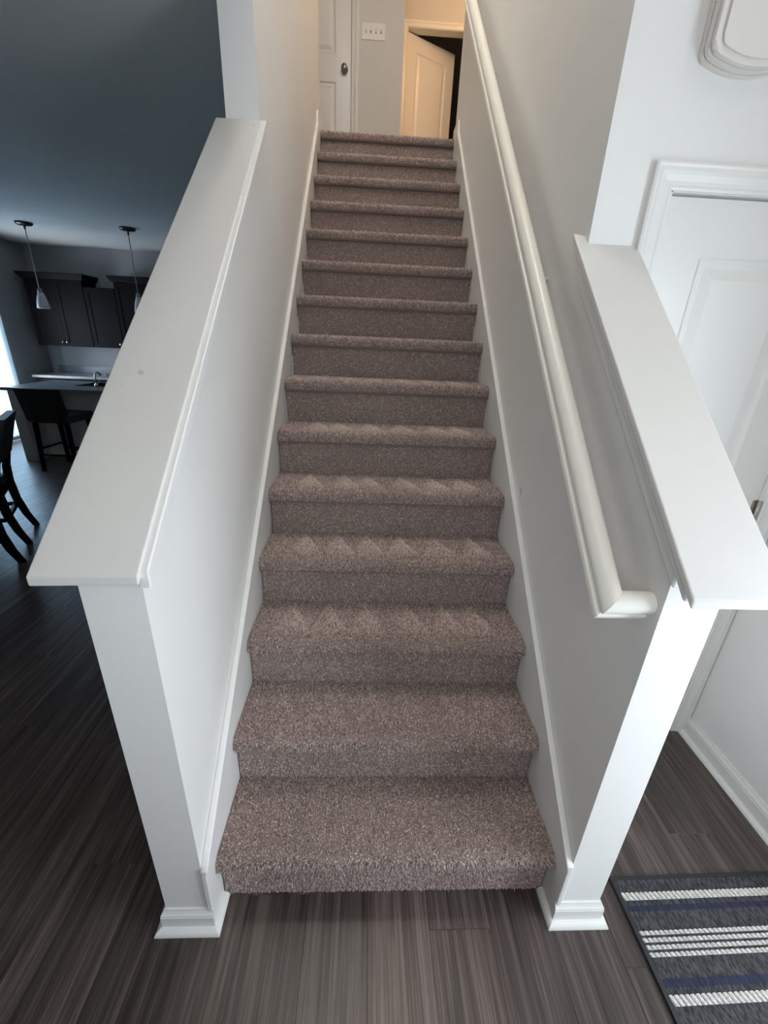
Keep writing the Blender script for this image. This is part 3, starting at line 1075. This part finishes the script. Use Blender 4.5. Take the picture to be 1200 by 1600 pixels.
# island
isl = thing('kitchen_island', 'kitchen island with pale panels and an overhanging grey counter', 'island', (-3.4, 4.9, 0))
IX0, IX1 = -4.46, -2.0
box('end_panel', IX0 + 3.4, IX0 + 3.4 + 0.13, -0.29, 0.55, 0, 0.873, 'island_paint', isl, 0.003)
box('front_panel', IX0 + 3.4 + 0.13, IX1 + 3.4, 0.0, 0.03, 0, 0.873, 'island_paint', isl, 0.002)
box('cabinet_body', IX0 + 3.4 + 0.13, IX1 + 3.4, 0.03, 0.57, 0.0, 0.70, 'dark_wood', isl, 0.002)
box('cabinet_rail', IX0 + 3.4 + 0.13, IX1 + 3.4, 0.55, 0.57, 0.70, 0.873, 'dark_wood', isl)
box('base_trim', IX0 + 3.4 + 0.13, IX1 + 3.4, -0.012, 0.0, 0, 0.085, 'trim', isl, 0.002)
bm = bmesh.new()
SX0, SX1, SY0, SY1 = -0.47, 0.30, 0.12, 0.52
cx0, cx1, cy0, cy1 = IX0 + 3.4 - 0.06, IX1 + 3.4 + 0.04, -0.31, 0.62
for a in ((cx0, SX0, cy0, cy1), (SX1, cx1, cy0, cy1), (SX0, SX1, cy0, SY0), (SX0, SX1, SY1, cy1)):
    add_box(bm, a[0], a[1], a[2], a[3], 0.873, 0.911)
bmesh.ops.remove_doubles(bm, verts=bm.verts[:], dist=1e-5)
from_bm('counter_slab', bm, 'counter', isl)
bm = bmesh.new()
for a in ((SX0 - 0.02, SX0 + 0.012, SY0 - 0.02, SY1 + 0.02), (SX1 - 0.012, SX1 + 0.02, SY0 - 0.02, SY1 + 0.02), (SX0, SX1, SY0 - 0.02, SY0 + 0.012), (SX0, SX1, SY1 - 0.012, SY1 + 0.02)):
    add_box(bm, a[0], a[1], a[2], a[3], 0.911, 0.917)
snk = from_bm('sink', bm, 'sink', isl)
bm = bmesh.new()
add_box(bm, SX0 + 0.002, SX1 - 0.002, SY0 + 0.002, SY1 - 0.002, 0.74, 0.75)
for a in ((SX0 + 0.002, SX0 + 0.012, SY0 + 0.002, SY1 - 0.002), (SX1 - 0.012, SX1 - 0.002, SY0 + 0.002, SY1 - 0.002), (SX0 + 0.002, SX1 - 0.002, SY0 + 0.002, SY0 + 0.012), (SX0 + 0.002, SX1 - 0.002, SY1 - 0.012, SY1 - 0.002)):
    add_box(bm, a[0], a[1], a[2], a[3], 0.75, 0.911)
from_bm('sink_basin', bm, 'sink', snk)

fa = thing('faucet', 'chrome faucet with curved spout on the island counter', 'faucet', (-3.60, 4.97, 0.911))
lathe('faucet_base', [(0.0, 0.0), (0.026, 0.0), (0.024, 0.03), (0.018, 0.04), (0.0, 0.04)], 'chrome', fa, 16)
pts = [(0, 0, 0.03), (0, 0, 0.12)] + [(0, 0.06 - 0.06 * math.cos(a), 0.12 + 0.055 * math.sin(a)) for a in np.linspace(0.3, 2.9, 8)]
tube('spout', pts, 0.011, 'chrome', fa, 10)
tube('handle', [(0.015, 0, 0.03), (0.05, -0.005, 0.075)], 0.007, 'chrome', fa, 8)
so = thing('soap_dispenser', 'chrome soap dispenser beside the island faucet', 'dispenser', (-3.44, 5.0, 0.911))
lathe('dispenser_body', [(0.0, 0.0), (0.018, 0.0), (0.018, 0.012), (0.009, 0.02), (0.009, 0.10), (0.0, 0.10)], 'chrome', so, 14)
tube('dispenser_spout', [(0, 0, 0.098), (0.0, 0.01, 0.115), (0.0, 0.06, 0.135), (0, 0.075, 0.12)], 0.008, 'chrome', so, 8)
tube('dispenser_pump', [(0, 0, 0.10), (-0.02, -0.03, 0.17)], 0.007, 'chrome', so, 8)

# pendants
def pendant(x, y, label):
    p = thing('pendant_light', label, 'pendant light', (x, y, CEIL), group='kitchen pendant lights')
    lathe('canopy', [(0.0, 0.0), (0.088, 0.0), (0.090, -0.012), (0.078, -0.028), (0.02, -0.034), (0.0, -0.034)], 'canopy', p, 24)
    lathe('stem_collar', [(0.0, -0.03), (0.012, -0.032), (0.010, -0.075), (0.0, -0.078)], 'canopy', p, 10)
    tube('cord', [(0, 0, -0.07), (0, 0, -0.70)], 0.0055, 'cord', p, 8)
    lathe('shade_cap', [(0.0, -0.69), (0.022, -0.70), (0.030, -0.745), (0.0, -0.745)], 'cord', p, 16)
    lathe('lamp_shade', [(0.028, -0.74), (0.045, -0.79), (0.058, -0.84), (0.068, -0.90), (0.070, -0.925), (0.066, -0.922), (0.054, -0.84), (0.026, -0.745)], 'frost', p, 24)
    return p


pendant(-4.23, 5.26, 'frosted glass pendant light hanging before the tall dark wall cabinet')
pendant(-3.03, 5.26, 'pendant light hanging on its cord close to the stair wall cap')

# bar stool at the island
bs = thing('bar_stool', 'black padded bar stool pulled up to the island', 'stool', (-3.73, 4.385, 0), math.radians(-4))
# local: faces +y
for sx, sy_ in ((-1, -1), (1, -1), (-1, 1), (1, 1)):
    b0 = Vector((sx * 0.205, sy_ * 0.205, 0))
    b1 = Vector((sx * 0.185, sy_ * 0.175, 0.60))
    sweep_box('leg', [b0, b1], [0.032, 0.042], [0.032, 0.042], 'dark_wood', bs)
for (a, b_) in (((-0.19, -0.195), (0.19, -0.195)), ((-0.19, 0.19), (0.19, 0.19)), ((-0.195, -0.19), (-0.195, 0.19)), ((0.195, -0.19), (0.195, 0.19))):
    z = 0.20 if a[1] == b_[1] else 0.27
    tube('stretcher', [(a[0], a[1], z), (b_[0], b_[1], z)], 0.013, 'dark_wood', bs, 8)
box('seat', -0.235, 0.235, -0.225, 0.24, 0.58, 0.67, 'black_leather', bs, 0.025, 3)
rings = []
for k in range(7):
    t = k / 6
    z = 0.60 + 0.37 * t
    yb = -0.215 - 0.07 * t
    hw = 0.235 + 0.012 * t
    d = 0.05 - 0.012 * t
    rings.append([(-hw, yb - d / 2 + 0.02, z), (-hw * 0.5, yb - d / 2 - 0.004, z), (hw * 0.5, yb - d / 2 - 0.004, z), (hw, yb - d / 2 + 0.02, z), (hw, yb + d / 2 + 0.02, z), (hw * 0.5, yb + d / 2, z), (-hw * 0.5, yb + d / 2, z), (-hw, yb + d / 2 + 0.02, z)])
loft('backrest', rings, 'black_leather', bs)


def dining_chair(loc, rot, label):
    """local: faces +y, origin midway between the rear feet"""
    c_ = thing('dining_chair', label, 'chair', loc, rot, group='dining chairs')
    for sx in (-1, 1):
        x = sx * 0.20
        pts = [(x, 0.0, 0.0), (x, 0.045, 0.12), (x, 0.078, 0.26), (x, 0.092, 0.42), (x, 0.080, 0.55), (x, 0.030, 0.75), (x, -0.035, 0.93)]
        sweep_box('rear_leg', pts, 0.042, [0.036, 0.044, 0.05, 0.055, 0.05, 0.042, 0.034], 'dark_wood', c_)
        sweep_box('front_leg', [(sx * 0.205, 0.50, 0.0), (sx * 0.205, 0.50, 0.42)], [0.034, 0.046], [0.034, 0.046], 'dark_wood', c_)
        sweep = box('side_stretcher', sx * 0.20 - 0.011, sx * 0.20 + 0.011, 0.08, 0.49, 0.205, 0.235, 'dark_wood', c_)
    box('rear_stretcher', -0.19, 0.19, 0.065, 0.09, 0.22, 0.25, 'dark_wood', c_)
    box('seat_apron', -0.215, 0.215, 0.09, 0.52, 0.37, 0.43, 'dark_wood', c_, 0.003)
    box('seat', -0.225, 0.225, 0.09, 0.54, 0.43, 0.49, 'chair_leather', c_, 0.02, 3)
    rings = []
    for k in range(7):
        t = k / 6
        z = 0.66 + 0.32 * t
        yb = 0.055 - 0.10 * t
        rings.append([(-0.232, yb - 0.03, z), (0.232, yb - 0.03, z), (0.232, yb + 0.028, z), (-0.232, yb + 0.028, z)])
    loft('backrest', rings, 'chair_leather', c_)
    return c_


fa_ = math.atan2(-0.48, -0.87) - math.pi / 2
dining_chair((-2.864, 2.496, 0), fa_, 'dark dining chair with upholstered back and curved rear legs in the kitchen')
dining_chair((-2.79, 2.08, 0), math.atan2(-0.95, -0.30) - math.pi / 2, 'dark dining chair with only a rear leg showing past the half wall cap')

# ------------------------------------------------------------------ entrance rug
rug = thing('entrance_rug', 'charcoal flatweave rug with cream and navy stripes beside the foyer half wall', 'rug', (0.745, 0.020, 0), math.radians(1.0))
RW, RL = 0.585, 0.98
box('rug_body', 0.006, RW - 0.006, -RL, -0.002, 0.0, 0.007, 'rug', rug, 0.002)
bm = bmesh.new()
add_box(bm, -0.004, 0.008, -RL - 0.004, 0.004, 0.0, 0.010)
add_box(bm, RW - 0.008, RW + 0.004, -RL - 0.004, 0.004, 0.0, 0.010)
add_box(bm, 0.008, RW - 0.008, -0.006, 0.004, 0.0, 0.009)
add_box(bm, 0.008, RW - 0.008, -RL - 0.004, -RL + 0.006, 0.0, 0.009)
from_bm('rug_binding', bm, 'rubber', rug)


def cord_stripe(yc, w, mat, pitch=0.0155, h=0.0042, slant=0.35):
    bm = bmesh.new()
    x = 0.010
    while x + pitch < RW - 0.008:
        a, b_ = x, x + pitch * 0.93
        sl = slant * w
        rows = []
        for u, zz in ((0.0, 0.0), (0.2, 0.75), (0.5, 1.0), (0.8, 0.75), (1.0, 0.0)):
            xx = a + (b_ - a) * u
            rows.append([bm.verts.new((xx - sl / 2, yc + w / 2 * (0.86 + 0.14 * zz), 0.0066 + h * zz)), bm.verts.new((xx + sl / 2, yc - w / 2 * (0.86 + 0.14 * zz), 0.0066 + h * zz))])
        for p, q in zip(rows[:-1], rows[1:]):
            bm.faces.new((p[0], p[1], q[1], q[0]))
        bm.faces.new([r_[0] for r_ in rows])
        bm.faces.new([r_[1] for r_ in reversed(rows)])
        x += pitch
    o = from_bm('cream_stripe', bm, mat, rug, smooth=False)
    return o


base_off = 0.020
for k in range(3):
    sh = -k * 0.40
    for yc, w in ((-0.031, 0.021), (-0.120, 0.010), (-0.136, 0.010), (-0.152, 0.010), (-0.168, 0.010), (-0.2585, 0.022)):
        if yc + sh - base_off > -RL + 0.02:
            cord_stripe(yc + sh - base_off, w, 'rug_cream')
    for yc, w in ((-0.061, 0.014), (-0.225, 0.017)):
        if yc + sh - base_off > -RL + 0.02:
            box('navy_stripe', 0.009, RW - 0.009, yc + sh - base_off - w / 2, yc + sh - base_off + w / 2, 0.006, 0.0078, 'rug_navy', rug)
